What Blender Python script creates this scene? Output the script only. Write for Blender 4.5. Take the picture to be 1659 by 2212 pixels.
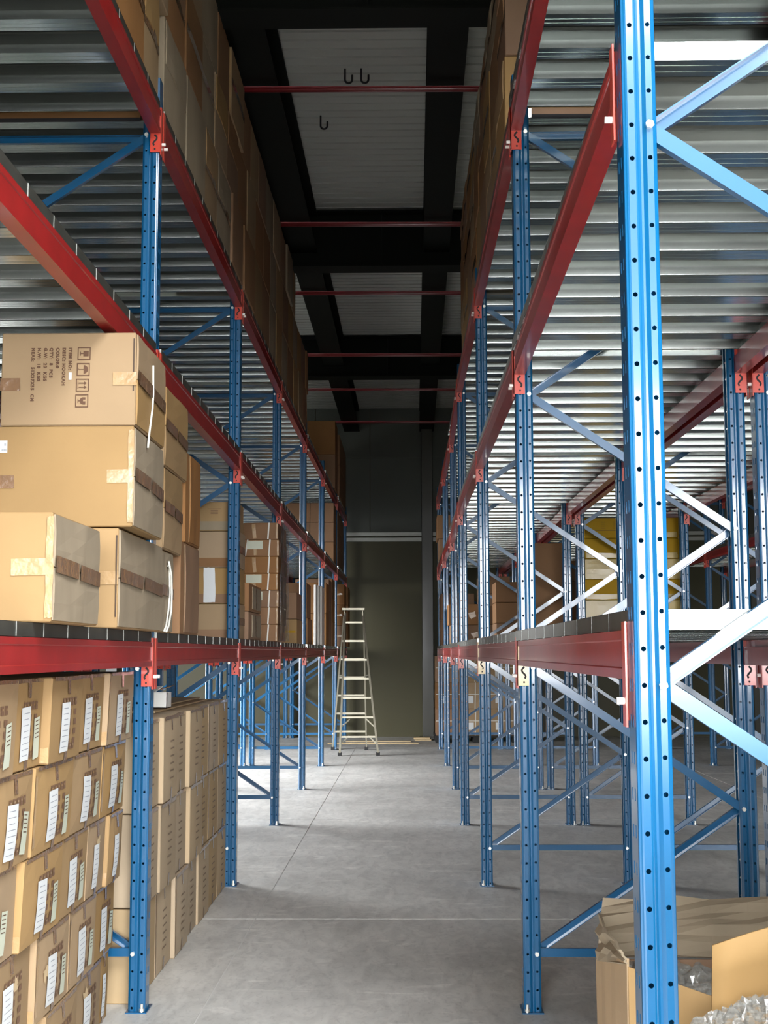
import bpy, bmesh, math, random
from math import sin, cos, pi, radians as R, atan2, hypot
from mathutils import Vector, Matrix
SC = bpy.context.scene
for o in list(bpy.data.objects): bpy.data.objects.remove(o)
COL = SC.collection
random.seed(7)

# ------------------------------------------------------------------ camera
EYE = 1.51
cd = bpy.data.cameras.new('camera'); cam = bpy.data.objects.new('camera', cd); COL.objects.link(cam)
cd.sensor_fit = 'VERTICAL'; cd.sensor_height = 36.0; cd.lens = 36.0*2850/2212; cd.clip_start = .05; cd.clip_end = 400
PT, YW, RL = .1057, -.0140, -.0025
fw = Vector((sin(YW)*cos(PT), cos(YW)*cos(PT), sin(PT))); rt = Vector((cos(YW), -sin(YW), 0)); up = rt.cross(fw)
rt2 = rt*cos(RL)+up*sin(RL); up2 = -rt*sin(RL)+up*cos(RL)
M = Matrix((rt2, up2, -fw)).transposed().to_4x4(); M.translation = (0, 0, EYE)
cam.matrix_world = M; SC.camera = cam

# ------------------------------------------------------------------ world, light, exposure
w = bpy.data.worlds.new('world'); SC.world = w; w.use_nodes = True
wn = w.node_tree.nodes; wl = w.node_tree.links; wn.clear()
wo = wn.new('ShaderNodeOutputWorld'); bg = wn.new('ShaderNodeBackground')
tc = wn.new('ShaderNodeTexCoord'); sx = wn.new('ShaderNodeSeparateXYZ'); cr = wn.new('ShaderNodeValToRGB')
cr.color_ramp.elements[0].position = 0.0; cr.color_ramp.elements[0].color = (1.25, 1.27, 1.3, 1)
cr.color_ramp.elements[1].position = 1.0; cr.color_ramp.elements[1].color = (.92, .96, 1, 1)
wl.new(tc.outputs['Generated'], sx.inputs[0]); wl.new(sx.outputs['Z'], cr.inputs[0]); wl.new(cr.outputs[0], bg.inputs[0])
SKY = 14.0
bg.inputs[1].default_value = SKY; wl.new(bg.outputs[0], wo.inputs[0])
# room extents
XW0, XW1, YW0, YW1, ZC = -6.6, 9.0, -4.5, 23.9, 5.95
DOOR_BACK = (-2.6, 5.6, 3.5)          # x0, x1, top of the open gate behind the camera
DOOR_LEFT = (12.3, 19.0, 3.5)         # y0, y1, top of the open gate in the left wall
def portal(name, loc, rot, sx_, sy_):
    l = bpy.data.lights.new(name, 'AREA'); l.shape = 'RECTANGLE'; l.size = sx_; l.size_y = sy_
    l.cycles.is_portal = True
    o = bpy.data.objects.new(name, l); COL.objects.link(o); o.location = loc; o.rotation_euler = rot; return o
portal('door_portal', ((DOOR_BACK[0]+DOOR_BACK[1])/2, YW0-.05, DOOR_BACK[2]/2), (R(90), 0, 0), DOOR_BACK[1]-DOOR_BACK[0], DOOR_BACK[2])
ADDED_ROOF_GAP = (.5, 4.3, -4.0, 1.6)          # x0, x1, y0, y1 of an unseen roof opening, added to brighten the aisle floor
portal('added_roof_portal', ((ADDED_ROOF_GAP[0]+ADDED_ROOF_GAP[1])/2, (ADDED_ROOF_GAP[2]+ADDED_ROOF_GAP[3])/2, ZC+.3), (0, 0, 0), ADDED_ROOF_GAP[1]-ADDED_ROOF_GAP[0], ADDED_ROOF_GAP[3]-ADDED_ROOF_GAP[2])
portal('door_portal', (XW0-.05, (DOOR_LEFT[0]+DOOR_LEFT[1])/2, DOOR_LEFT[2]/2), (R(90), 0, R(-90)), DOOR_LEFT[1]-DOOR_LEFT[0], DOOR_LEFT[2])
vs = SC.view_settings; vs.view_transform = 'Standard'; vs.look = 'None'; vs.gamma = 1; vs.exposure = 0.95; vs.use_curve_mapping = False
cy = SC.cycles; cy.use_denoising = True; cy.max_bounces = 8; cy.diffuse_bounces = 5; cy.glossy_bounces = 4
cy.transmission_bounces = 4; cy.transparent_max_bounces = 6; cy.caustics_reflective = False; cy.caustics_refractive = False
cy.sample_clamp_indirect = 6.0

# ------------------------------------------------------------------ materials
def mat(name, col, rough=.5, metal=0, coat=0, bump=0, bscale=40, var=0, vscale=3, spec=.5, objvar=0, alpha=1, stretch=(1, 1, 1)):
    m = bpy.data.materials.new(name); m.use_nodes = True; nt = m.node_tree; n = nt.nodes; l = nt.links
    b = n['Principled BSDF']; b.inputs['Base Color'].default_value = (*col, 1); b.inputs['Roughness'].default_value = rough
    b.inputs['Metallic'].default_value = metal; b.inputs['Coat Weight'].default_value = coat; b.inputs['Coat Roughness'].default_value = .09
    b.inputs['Specular IOR Level'].default_value = spec; b.inputs['Alpha'].default_value = alpha
    t = n.new('ShaderNodeTexCoord'); mp = n.new('ShaderNodeMapping'); mp.inputs['Scale'].default_value = stretch; l.new(t.outputs['Object'], mp.inputs[0])
    if var:
        ns = n.new('ShaderNodeTexNoise'); ns.inputs['Scale'].default_value = vscale; ns.inputs['Detail'].default_value = 6; l.new(mp.outputs[0], ns.inputs[0])
        hv = n.new('ShaderNodeHueSaturation'); hv.inputs['Color'].default_value = (*col, 1)
        mr = n.new('ShaderNodeMapRange'); mr.inputs[1].default_value = .25; mr.inputs[2].default_value = .75; mr.inputs[3].default_value = 1-var; mr.inputs[4].default_value = 1+var
        l.new(ns.outputs[0], mr.inputs[0])
        if objvar:
            oi = n.new('ShaderNodeObjectInfo'); m2 = n.new('ShaderNodeMapRange'); m2.inputs[3].default_value = 1-objvar; m2.inputs[4].default_value = 1+objvar*.6
            l.new(oi.outputs['Random'], m2.inputs[0]); mu = n.new('ShaderNodeMath'); mu.operation = 'MULTIPLY'
            l.new(mr.outputs[0], mu.inputs[0]); l.new(m2.outputs[0], mu.inputs[1]); l.new(mu.outputs[0], hv.inputs['Value'])
            m3 = n.new('ShaderNodeMapRange'); m3.inputs[3].default_value = .8; m3.inputs[4].default_value = 1.15
            ml = n.new('ShaderNodeMath'); ml.operation = 'FRACT'; mk = n.new('ShaderNodeMath'); mk.operation = 'MULTIPLY'; mk.inputs[1].default_value = 7.31
            l.new(oi.outputs['Random'], mk.inputs[0]); l.new(mk.outputs[0], ml.inputs[0]); l.new(ml.outputs[0], m3.inputs[0]); l.new(m3.outputs[0], hv.inputs['Saturation'])
        else: l.new(mr.outputs[0], hv.inputs['Value'])
        l.new(hv.outputs[0], b.inputs['Base Color'])
    if bump:
        nb = n.new('ShaderNodeTexNoise'); nb.inputs['Scale'].default_value = bscale; nb.inputs['Detail'].default_value = 3; l.new(mp.outputs[0], nb.inputs[0])
        bp = n.new('ShaderNodeBump'); bp.inputs['Strength'].default_value = bump; bp.inputs['Distance'].default_value = .01; l.new(nb.outputs[0], bp.inputs['Height']); l.new(bp.outputs[0], b.inputs['Normal'])
    return m
MT = {}
MT['blue'] = mat('blue_paint', (0.0015, 0.088, 0.215), .3, coat=.8, spec=.5, bump=.03, bscale=8, var=.06)
MT['red'] = mat('red_paint', (0.31, 0.016, 0.015), .38, coat=.35, bump=.05, bscale=10, var=.15, vscale=6)
MT['redplate'] = mat('red_plate_paint', (0.62, 0.06, 0.035), .34, coat=.5, var=.08)
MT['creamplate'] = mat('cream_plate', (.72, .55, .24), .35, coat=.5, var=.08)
MT['galv'] = mat('galvanised_sheet', (0.68, 0.72, 0.69), .24, metal=1, bump=.035, bscale=2, var=.12, vscale=5, stretch=(.6, 8, 4))
MT['galvdark'] = mat('galvanised_end_cap', (0.1, 0.1, 0.085), .45, metal=.7, var=.25, vscale=9)  # dark reflections put into the colour of the end caps
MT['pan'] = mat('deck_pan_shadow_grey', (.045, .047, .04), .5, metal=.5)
MT['zinc'] = mat('zinc_bolt', (.85, .84, .78), .3, metal=.8)
MT['white'] = mat('white_plastic', (0.92, 0.91, 0.86), .4)
MT['dark'] = mat('dark_gap', (.012, .01, .012), .7)
MT['card'] = mat('cardboard', (0.35, 0.228, 0.112), .72, bump=.12, bscale=14, var=.09, vscale=2.5, objvar=.14, spec=.3)
MT['cardl'] = mat('light_cardboard', (.50, .37, .225), .72, bump=.1, bscale=14, var=.1, vscale=2.5, objvar=.1, spec=.3)
MT['cardb'] = mat('brown_cardboard', (0.28, 0.15, 0.072), .7, bump=.15, bscale=14, var=.12, vscale=2.5, objvar=.2, spec=.3)
MT['cardy'] = mat('yellow_carton', (.45, .26, .01), .6, spec=.15, bump=.1, bscale=10, var=.06)
MT['cardc'] = mat('cream_glossy_film', (.55, .40, .13), .38, coat=.2, spec=.35, bump=.35, bscale=9, var=.08)
MT['cardg'] = mat('dusty_cardboard', (.30, .24, .165), .75, bump=.35, bscale=7, var=.15, vscale=6, spec=.3, stretch=(1, 1, .35))
MT['cardin'] = mat('cardboard_edge', (0.56, 0.42, 0.25), .8, spec=.2)
MT['tape'] = mat('brown_packing_tape', (0.23, 0.13, 0.068), .22, coat=.4, bump=.5, bscale=25, var=.15, vscale=20)
MT['tapel'] = mat('tan_packing_tape', (.42, .27, .13), .3, coat=.35, bump=.6, bscale=22, var=.12, vscale=20)
MT['seam'] = mat('dark_seam', (.07, .045, .03), .8)
MT['paper'] = mat('label_paper', (.74, .76, .76), .5)
MT['paperg'] = mat('pale_green_label', (.60, .63, .50), .5)
MT['ink'] = mat('brown_ink', (.10, .045, .02), .7)
MT['inkp'] = mat('faded_ink', (.17, .09, .05), .7)
MT['inkl'] = mat('pale_grey_ink', (.30, .32, .36), .7)
MT['inkf'] = mat('worn_ink', (.24, .17, .11), .8)
MT['inkb'] = mat('grey_ink', (.12, .13, .15), .7)
MT['strap'] = mat('white_strap', (.72, .71, .64), .4)
MT['floor'] = mat('concrete_slab', (0.74, 0.73, 0.69), .5, bump=.06, bscale=5, var=.16, vscale=1.3, spec=.35)
def mottle(m):
    n = m.node_tree.nodes; l = m.node_tree.links; b = n['Principled BSDF']; src = b.inputs['Base Color'].links[0].from_socket
    t = n.new('ShaderNodeTexCoord'); mx = src
    for sc, lo, hi, a, st in ((9, .42, .62, .86, (1, .35, 1)), (34, .5, .72, .85, (1, .5, 1)), (5, .60, .68, 1.16, (.6, 1.4, 1))):
        mp = n.new('ShaderNodeMapping'); mp.inputs['Scale'].default_value = st; l.new(t.outputs['Object'], mp.inputs[0])
        ns = n.new('ShaderNodeTexNoise'); ns.inputs['Scale'].default_value = sc; ns.inputs['Detail'].default_value = 8; ns.inputs['Distortion'].default_value = 1.2; l.new(mp.outputs[0], ns.inputs[0])
        mr = n.new('ShaderNodeMapRange'); mr.inputs[1].default_value = lo; mr.inputs[2].default_value = hi; mr.inputs[3].default_value = 1; mr.inputs[4].default_value = a; l.new(ns.outputs[0], mr.inputs[0])
        hv = n.new('ShaderNodeHueSaturation'); l.new(mr.outputs[0], hv.inputs['Value']); l.new(mx, hv.inputs['Color']); mx = hv.outputs[0]
    l.new(mx, b.inputs['Base Color'])
mottle(MT['floor'])
MT['joint'] = mat('joint_filler', (0.72, 0.71, 0.68), .8)
MT['olive'] = mat('olive_wall_paint', (0.06, 0.054, 0.02), .55, var=.1, vscale=.6)
MT['olivecol'] = mat('olive_column_paint', (0.028, 0.027, 0.016), .35, coat=.15, var=.05)
MT['clad'] = mat('grey_wall_cladding', (0.1, 0.11, 0.095), .6, var=.08, vscale=1)
MT['trim'] = mat('pale_metal_trim', (.45, .46, .42), .45, metal=.3)
MT['steel'] = mat('dark_roof_steel', (0.007, 0.008, 0.0065), .6, spec=.08)
MT['roof'] = mat('pale_roof_sheet', (0.5, 0.51, 0.47), .5, var=.06, vscale=1)
MT['pipe'] = mat('red_pipe_paint', (0.15, 0.006, 0.009), .35, coat=.3)
MT['alu'] = mat('ladder_aluminium', (0.42, 0.39, 0.3), .32, metal=.55, var=.05)
MT['rubber'] = mat('black_rubber', (.015, .015, .015), .8)
MT['wood'] = mat('pale_timber', (.55, .42, .24), .75, var=.15, vscale=6, stretch=(1, 8, 8))
MT['foam'] = mat('white_foam', (.62, .60, .56), .6)
MT['ground'] = mat('outdoor_concrete', (0.1, 0.1, 0.095), .85)
MT['plate'] = mat('grout_pad', (.62, .58, .50), .8, var=.1)
def film():
    m = mat('clear_film', (.30, .29, .26), .16, bump=.9, bscale=14, coat=.8)
    n = m.node_tree.nodes; l = m.node_tree.links; b = n['Principled BSDF']
    ns = n.new('ShaderNodeTexNoise'); ns.inputs['Scale'].default_value = 18; mr = n.new('ShaderNodeMapRange')
    mr.inputs[1].default_value = .4; mr.inputs[2].default_value = .7; mr.inputs[3].default_value = .2; mr.inputs[4].default_value = .65
    l.new(ns.outputs[0], mr.inputs[0]); l.new(mr.outputs[0], b.inputs['Alpha']); return m
MT['film'] = film()

# ------------------------------------------------------------------ mesh helpers
class MB:
    def __init__(s): s.v = []; s.f = []; s.m = []
    def add(s, vs_, fs, mi=0):
        o = len(s.v); s.v += [tuple(p) for p in vs_]; s.f += [tuple(i+o for i in f) for f in fs]; s.m += [mi]*len(fs); return s
    def box(s, a, b, mi=0):
        x0, y0, z0 = a; x1, y1, z1 = b
        return s.add([(x0, y0, z0), (x1, y0, z0), (x1, y1, z0), (x0, y1, z0), (x0, y0, z1), (x1, y0, z1), (x1, y1, z1), (x0, y1, z1)],
                     [(0, 3, 2, 1), (4, 5, 6, 7), (0, 1, 5, 4), (1, 2, 6, 5), (2, 3, 7, 6), (3, 0, 4, 7)], mi)
    def extr(s, poly, axis, a, b, mi=0, caps=True):
        # closed 2-D polygon extruded along axis 'x','y' or 'z'
        def P(p, t):
            return {'x': (t, p[0], p[1]), 'y': (p[0], t, p[1]), 'z': (p[0], p[1], t)}[axis]
        n = len(poly); vs_ = [P(p, a) for p in poly]+[P(p, b) for p in poly]
        fs = [(i, (i+1) % n, n+(i+1) % n, n+i) for i in range(n)]
        if caps: fs += [tuple(range(n-1, -1, -1)), tuple(range(n, 2*n))]
        return s.add(vs_, fs, mi)
    def bar(s, p, q, w_, h_, upv=(0, 0, 1), mi=0):
        p = Vector(p); q = Vector(q); d = (q-p).normalized(); u = Vector(upv)
        sd = d.cross(u)
        if sd.length < 1e-4: sd = d.cross(Vector((1, 0, 0)))
        sd.normalize(); u = sd.cross(d).normalized()
        c = [sd*w_/2*a+u*h_/2*b for a, b in ((-1, -1), (1, -1), (1, 1), (-1, 1))]
        return s.add([p+k for k in c]+[q+k for k in c], [(0, 3, 2, 1), (4, 5, 6, 7), (0, 1, 5, 4), (1, 2, 6, 5), (2, 3, 7, 6), (3, 0, 4, 7)], mi)
    def tube(s, pts, r, n=8, mi=0):
        pts = [Vector(p) for p in pts]; o = len(s.v); ref = None
        for i, p in enumerate(pts):
            d = (pts[min(i+1, len(pts)-1)]-pts[max(i-1, 0)]).normalized()
            if ref is None: ref = d.orthogonal().normalized()
            a = (ref-d*ref.dot(d)).normalized(); ref = a; b = d.cross(a)
            for k in range(n): s.v.append(tuple(p+a*r*cos(2*pi*k/n)+b*r*sin(2*pi*k/n)))
        for i in range(len(pts)-1):
            for k in range(n): s.f.append((o+i*n+k, o+i*n+(k+1) % n, o+(i+1)*n+(k+1) % n, o+(i+1)*n+k)); s.m.append(mi)
        s.f.append(tuple(o+k for k in range(n-1, -1, -1))); s.m.append(mi)
        s.f.append(tuple(o+(len(pts)-1)*n+k for k in range(n))); s.m.append(mi); return s
    def mesh(s, name, mats, smooth=False):
        me = bpy.data.meshes.new(name); me.from_pydata(s.v, [], s.f)
        for mm in (mats if isinstance(mats, (list, tuple)) else [mats]): me.materials.append(MT[mm])
        me.polygons.foreach_set('material_index', s.m)
        if smooth: me.polygons.foreach_set('use_smooth', [True]*len(s.f))
        me.update(); return me
    def build(s, name, mats, parent=None, loc=None, smooth=False):
        return link(name, s.mesh(name, mats, smooth), parent, loc)
def link(name, me, parent=None, loc=None, rz=0):
    o = bpy.data.objects.new(name, me); COL.objects.link(o)
    if parent: o.parent = parent
    if loc: o.location = loc
    if rz: o.rotation_euler.z = rz
    return o
def tag(o, label, cat, group=None):
    o['label'] = label; o['category'] = cat; o['kind'] = 'thing'
    if group: o['group'] = group
    return o
def empty(name, loc=(0, 0, 0), rz=0): return link(name, None, None, loc, rz)
def struct(o): o['kind'] = 'structure'; return o
def bevel(o, w_=.004, seg=2):
    m = o.modifiers.new('bevel', 'BEVEL'); m.width = w_; m.segments = seg; m.limit_method = 'ANGLE'; return o
def copy_tree(o, parent=None):
    c = o.copy(); COL.objects.link(c); c.parent = parent
    for ch in KIDS.get(o.name, []): copy_tree(ch, c)
    return c
KIDS = {}
def reg(o):       # remember children for fast copying
    KIDS[o.name] = list(o.children)
    for ch in o.children: reg(ch)
ORD = ['nearest', 'second', 'third', 'fourth', 'fifth', 'sixth', 'seventh', 'eighth', 'ninth', 'tenth', 'eleventh', 'twelfth', 'thirteenth', 'fourteenth', 'fifteenth', 'sixteenth', 'seventeenth', 'eighteenth', 'nineteenth', 'twentieth', 'twenty-first', 'twenty-second', 'twenty-third', 'twenty-fourth', 'twenty-fifth', 'twenty-sixth', 'twenty-seventh', 'twenty-eighth', 'twenty-ninth', 'thirtieth', 'thirty-first', 'thirty-second']

# ------------------------------------------------------------------ the room
# floor: cast slabs with saw-cut joints between them
fl = MB().box((XW0, YW0, -.12), (XW1, YW1, -.0025)).build('floor', 'joint'); struct(fl)
jx = [XW0, -5.34, -.845, 3.65, XW1]; jy = [YW0, -1.3, 3.2, 7.705, 12.2, 16.7, 21.2, YW1]; g = .004
for i in range(len(jx)-1):
    for j in range(len(jy)-1):
        x0, x1, y0, y1 = jx[i], jx[i+1], jy[j], jy[j+1]
        sh = lambda x, y: (x+(.0068*(y-7.7) if XW0 < x < XW1 else 0))
        a = g if i else 0; b = g if i < len(jx)-2 else 0; c = g if j else 0; d = g if j < len(jy)-2 else 0
        y0 += c; y1 -= d
        p = [(sh(x0, y0)+a, y0), (sh(x1, y0)-b, y0), (sh(x1, y1)-b, y1), (sh(x0, y1)+a, y1)]
        MB().extr(p, 'z', -.012, 0).build('slab', 'floor', fl)
struct(MB().box((-60, -60, -.30), (60, 60, -.13)).build('outdoor_ground', 'ground'))

def wall_with_hole(name, axis, at, th, a0, a1, h0, h1, top, m='olive', zt=ZC+.2):
    mb = MB(); f = (lambda u0, u1, z0, z1: mb.box((u0, at, z0), (u1, at+th, z1))) if axis == 'x' else (lambda u0, u1, z0, z1: mb.box((at, u0, z0), (at+th, u1, z1)))
    if h0 is None: f(a0, a1, -.1, zt)
    else: f(a0, h0, -.1, zt); f(h1, a1, -.1, zt); f(h0, h1, top, zt)
    return struct(mb.build(name, m))
wall_with_hole('wall_back', 'x', YW0-.2, .2, XW0, XW1, DOOR_BACK[0], DOOR_BACK[1], DOOR_BACK[2])
wall_with_hole('wall_left', 'y', XW0-.2, .2, YW0, YW1, DOOR_LEFT[0], DOOR_LEFT[1], DOOR_LEFT[2])
wall_with_hole('wall_right', 'y', XW1, .2, YW0, YW1, None, None, 0)
wall_with_hole('wall_end', 'x', YW1, .2, XW0, XW1, None, None, 0)
# upper cladding of the end wall, its ledge rails and the columns
up_ = MB()
x = XW0+.02
while x < XW1-.3:
    up_.box((x, YW1-.05, 3.66), (x+.985, YW1, ZC)); x += 1.0
o = up_.build('wall_end_cladding', 'clad'); o['kind'] = 'structure'
t = MB().box((XW0, YW1-.12, 3.50), (XW1, YW1, 3.565)).box((XW0, YW1-.09, 3.60), (XW1, YW1, 3.665)); struct(t.build('trim_1', 'trim'))
t = MB().box((XW0, YW1-.09, 5.03), (XW1, YW1-.05, 5.075)); struct(t.build('trim_2', 'clad'))
def hcolumn(x, y, m):
    o = MB().box((x-.10, y-.09, 0), (x-.088, y+.09, ZC)).box((x+.088, y-.09, 0), (x+.10, y+.09, ZC)).box((x-.10, y-.09, 0), (x+.10, y-.07, ZC)).box((x-.16, y-.15, 0), (x+.16, y+.13, .02)).build('column', m)
    return struct(bevel(o, .006))
for i, x in enumerate((.445, 6.3, -5.2)): hcolumn(x, YW1-.20, 'olivecol')

# roof: ribbed sheet ceiling, rafters and purlins
rb = MB(); y = YW0; prof = []
while y < YW1:
    prof += [(y, ZC), (y+.108, ZC), (y+.110, ZC+.09), (y+.134, ZC+.09)]; y += .14
o_ = len(rb.v)
for (yy, zz) in prof: rb.v += [(XW0, yy, zz), (XW1, yy, zz)]
for i in range(len(prof)-1):
    if ADDED_ROOF_GAP[2] < prof[i][0] < ADDED_ROOF_GAP[3]:           # the added roof opening interrupts the sheet
        for xa, xb in ((XW0, ADDED_ROOF_GAP[0]), (ADDED_ROOF_GAP[1], XW1)): rb.add([(xa, *prof[i]), (xa, *prof[i+1]), (xb, *prof[i+1]), (xb, *prof[i])], [(0, 1, 2, 3)])
    else: rb.f.append((2*i, 2*i+2, 2*i+3, 2*i+1)); rb.m.append(0)
ce = struct(rb.build('ceiling', 'roof'))
a, b, c, d = ADDED_ROOF_GAP
struct(MB().box((XW0-.2, YW0-.2, ZC+.12), (a, YW1+.2, ZC+.2)).box((b, YW0-.2, ZC+.12), (XW1+.2, YW1+.2, ZC+.2)).box((a, YW0-.2, ZC+.12), (b, c, ZC+.2)).box((a, d, ZC+.12), (b, YW1+.2, ZC+.2)).build('roof_deck', 'steel'))
for y in (2.35, 7.68, 12.98, 18.30):
    o = MB().box((XW0, y-.125, 5.35), (XW1, y+.125, 5.366)).box((XW0, y-.006, 5.36), (XW1, y+.006, ZC-.01)).box((XW0, y-.125, ZC-.04), (XW1, y+.125, ZC-.024))
    x = XW0+1
    while x < XW1: o.box((x-.005, y-.12, 5.366), (x+.005, y+.12, ZC-.04)); x += 1.8
    struct(o.build('roof_rafter', 'steel'))
for x, sl in ((-1.02, .0065), (.31, .0085), (-4.4, 0), (3.6, 0), (6.6, 0)):
    wd = .13 if x > 0 else .14
    X = lambda y: x+sl*(y-8)
    mb = MB()
    for lo, hi, ww in ((5.52, 5.534, wd), (5.534, 5.90, .01), (5.90, 5.914, wd)):
        a, b = X(YW0), X(YW1)
        mb.add([(a-ww, YW0, lo), (a+ww, YW0, lo), (b+ww, YW1-.05, lo), (b-ww, YW1-.05, lo), (a-ww, YW0, hi), (a+ww, YW0, hi), (b+ww, YW1-.05, hi), (b-ww, YW1-.05, hi)],
               [(0, 3, 2, 1), (4, 5, 6, 7), (0, 1, 5, 4), (1, 2, 6, 5), (2, 3, 7, 6), (3, 0, 4, 7)])
    struct(mb.build('roof_purlin', 'steel'))
for i, y in enumerate((8.97, 11.94, 14.31, 17.38, 19.74, 22.6)):
    s = .012
    o = MB().tube([(-6.2, y, 5.47+3*s), (6.8, y, 5.47-3*s)], .022, 10).build('sprinkler_pipe', 'pipe', smooth=True)
    for xx in (-3.2, 3.4): MB().box((xx-.01, y-.03, 5.44), (xx+.01, y+.03, 5.60)).build('pipe_clamp', 'steel', o)
    tag(o, 'red sprinkler pipe crossing under the roof, %s from the camera' % ORD[i], 'pipe', 'red sprinkler pipes under the roof')
for i, (x, y) in enumerate(((-.398, 9.68), (-.274, 9.68), (-.639, 10.565))):
    a = [(x+.028*cos(t), y, 5.86+.03*sin(t)) for t in [pi*(k/10*1.5)-pi*.25-pi for k in range(11)]]
    a = [(x+.028*cos(pi+pi*k/10), y, 5.865+.030*sin(pi+pi*k/10)) for k in range(11)]
    a = [(x-.028, y, 5.955)]+a+[(x+.028, y, 5.90)]
    o = MB().tube(a, .008, 6).build('ceiling_hook', 'dark', smooth=True)
    tag(o, ['black U-shaped hook under the roof sheet, left of the close pair', 'black U-shaped hook under the roof sheet, right of the close pair', 'single black U-shaped hook, farther along the roof sheet'][i], 'hook', 'black hooks under the roof sheet')

# ------------------------------------------------------------------ racking
LV = [1.451, 2.726, 3.843]                        # underside of the beams
BH = .104; DK = .043
F = [2.75]+[5.74+3.02*k for k in range(6)]+[23.60] # front face of each upright frame
FD = .93; PW = .074; PD = .088; HT = 4.11
def hz(k): return .015+.075*k
# upright: folded section with a real hole at each 75 mm step, two rows in each flank, slots in the front web
def upright_mesh():
    mb = MB(); hx = PW/2
    # flank outline (x, depth offset): outer strip, shallow valley, inner strip
    nh = int((HT-.03)/.075)
    cols = [(-hx, -.009, None), (-.031, -.004, .008)]
    def strip(xa, xb, off, hole_r, side, zo=0):
        yb = off if side < 0 else PD-off
        xc = (xa+xb)/2
        if hole_r is None:
            mb.add([(xa, yb, 0), (xb, yb, 0), (xb, yb, HT), (xa, yb, HT)], [(0, 1, 2, 3) if side < 0 else (3, 2, 1, 0)]); return
        z = 0.0
        for k in range(nh):
            zc = hz(k)+zo; z1 = zc+.0375 if k < nh-1 else HT
            if z1 > HT: z1 = HT
            o = [(xa, yb, z), (xb, yb, z), (xb, yb, z1), (xa, yb, z1)]
            n = 8
            ring = [(xc+hole_r*cos(2*pi*q/n-3*pi/4), yb, zc+hole_r*sin(2*pi*q/n-3*pi/4)) for q in range(n)]
            ins = [(p[0], yb+.0025*(1 if side < 0 else -1), p[2]) for p in ring]
            fs = []
            for c in range(4):
                a, b_ = c, (c+1) % 4; r0 = 4+(2*c) % n; r1 = 4+(2*c+1) % n; r2 = 4+(2*c+2) % n
                fs += [(a, b_, r2, r1), (a, r1, r0)]
            fs += [(20+q, 20+(q+1) % n, 12+(q+1) % n, 12+q) for q in range(n)]
            if side > 0: fs = [tuple(reversed(f_)) for f_ in fs]
            mb.add(o+ring+ins+ring, fs)
            z = z1
    def plain(xa, oa, xb, ob, side):
        ya = oa if side < 0 else PD-oa; yb = ob if side < 0 else PD-ob
        mb.add([(xa, ya, 0), (xb, yb, 0), (xb, yb, HT), (xa, ya, HT)], [(0, 1, 2, 3) if side < 0 else (3, 2, 1, 0)])
    for side in (-1, 1):
        plain(-hx, .009, -hx+.0015, .0045, side); plain(-hx+.0015, .0045, -hx+.005, .0030, side)
        xm = (-hx+.005-.005)/2
        plain(-hx+.005, .0030, xm-.011, .0012, side); plain(xm-.011, .0012, xm-.0075, 0, side); strip(xm-.0075, xm+.0075, 0, .0056, side); plain(xm+.0075, 0, xm+.011, .0012, side); plain(xm+.011, .0012, -.005, .0030, side)
        plain(-.005, .0030, .001, .009, side); plain(.001, .009, .006, .009, side); plain(.006, .009, .011, .0052, side)
        xn = (.011+hx-.006)/2; plain(.011, .0052, xn-.0068, .003, side); strip(xn-.0068, xn+.0068, .003, .0054, side, .003); plain(xn+.0068, .003, hx-.006, .0052, side)
        plain(hx-.006, .0052, hx, .010, side)
        # return lip
        ya = .009 if side < 0 else PD-.009; yb = .026 if side < 0 else PD-.026
        mb.add([(hx, ya, 0), (hx, yb, 0), (hx, yb, HT), (hx, ya, HT)], [(0, 1, 2, 3) if side < 0 else (3, 2, 1, 0)])
        # inner skin so the section has thickness
        yi = .012 if side < 0 else PD-.012
        mb.add([(-hx+.006, yi, 0), (hx-.003, yi, 0), (hx-.003, yi, .004), (-hx+.006, yi, .004)], [(0, 1, 2, 3)])
    # front web with slots
    z = 0
    for k in range(nh):
        zc = hz(k); z1 = min(zc+.0375, HT) if k < nh-1 else HT
        for (ya, yb) in ((.007, PD/2), (PD/2, PD-.007)):
            ym = (ya+yb)/2+(.004 if ya < .02 else -.004); w_, h_ = .005, .013
            o = [(-hx, ya, z), (-hx, yb, z), (-hx, yb, z1), (-hx, ya, z1), (-hx, ym-w_, zc-h_), (-hx, ym+w_, zc-h_), (-hx, ym+w_, zc+h_), (-hx, ym-w_, zc+h_),
                 (-hx+.003, ym-w_, zc-h_), (-hx+.003, ym+w_, zc-h_), (-hx+.003, ym+w_, zc+h_), (-hx+.003, ym-w_, zc+h_)]
            mb.add(o, [(0, 4, 5, 1), (1, 5, 6, 2), (2, 6, 7, 3), (3, 7, 4, 0), (4, 8, 9, 5), (5, 9, 10, 6), (6, 10, 11, 7), (7, 11, 8, 4)])
        z = z1
    return mb.mesh('upright', 'blue')
UPM = upright_mesh()
def channel_mesh(L, flip, wd=.034, dp=.022, t=.0025):
    # C channel lying along +x, length L, open towards +y or -y
    s_ = 1 if flip else -1
    h = wd/2; P = [(0, -h), (0, h), (dp, h), (dp, h-t), (t, h-t), (t, -h+t), (dp, -h+t), (dp, -h)]
    P = [(s_*(p[0]-dp/2), p[1]) for p in P]
    if flip: P = P[::-1]
    return MB().extr(P, 'x', 0, L).mesh('brace', 'blue')
BR = {}
BOLT = MB().tube([(0, 0, 0), (0, -.009, 0)], .0095, 6).mesh('bolt', 'zinc'); 
FOOT = MB().box((-.045, -.02, 0), (.045, PD+.035, .005)).mesh('base_plate', 'blue')
PAD = MB().box((-.095, -.035, 0), (.095, PD+.05, .004)).mesh('grout_pad', 'plate')
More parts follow.
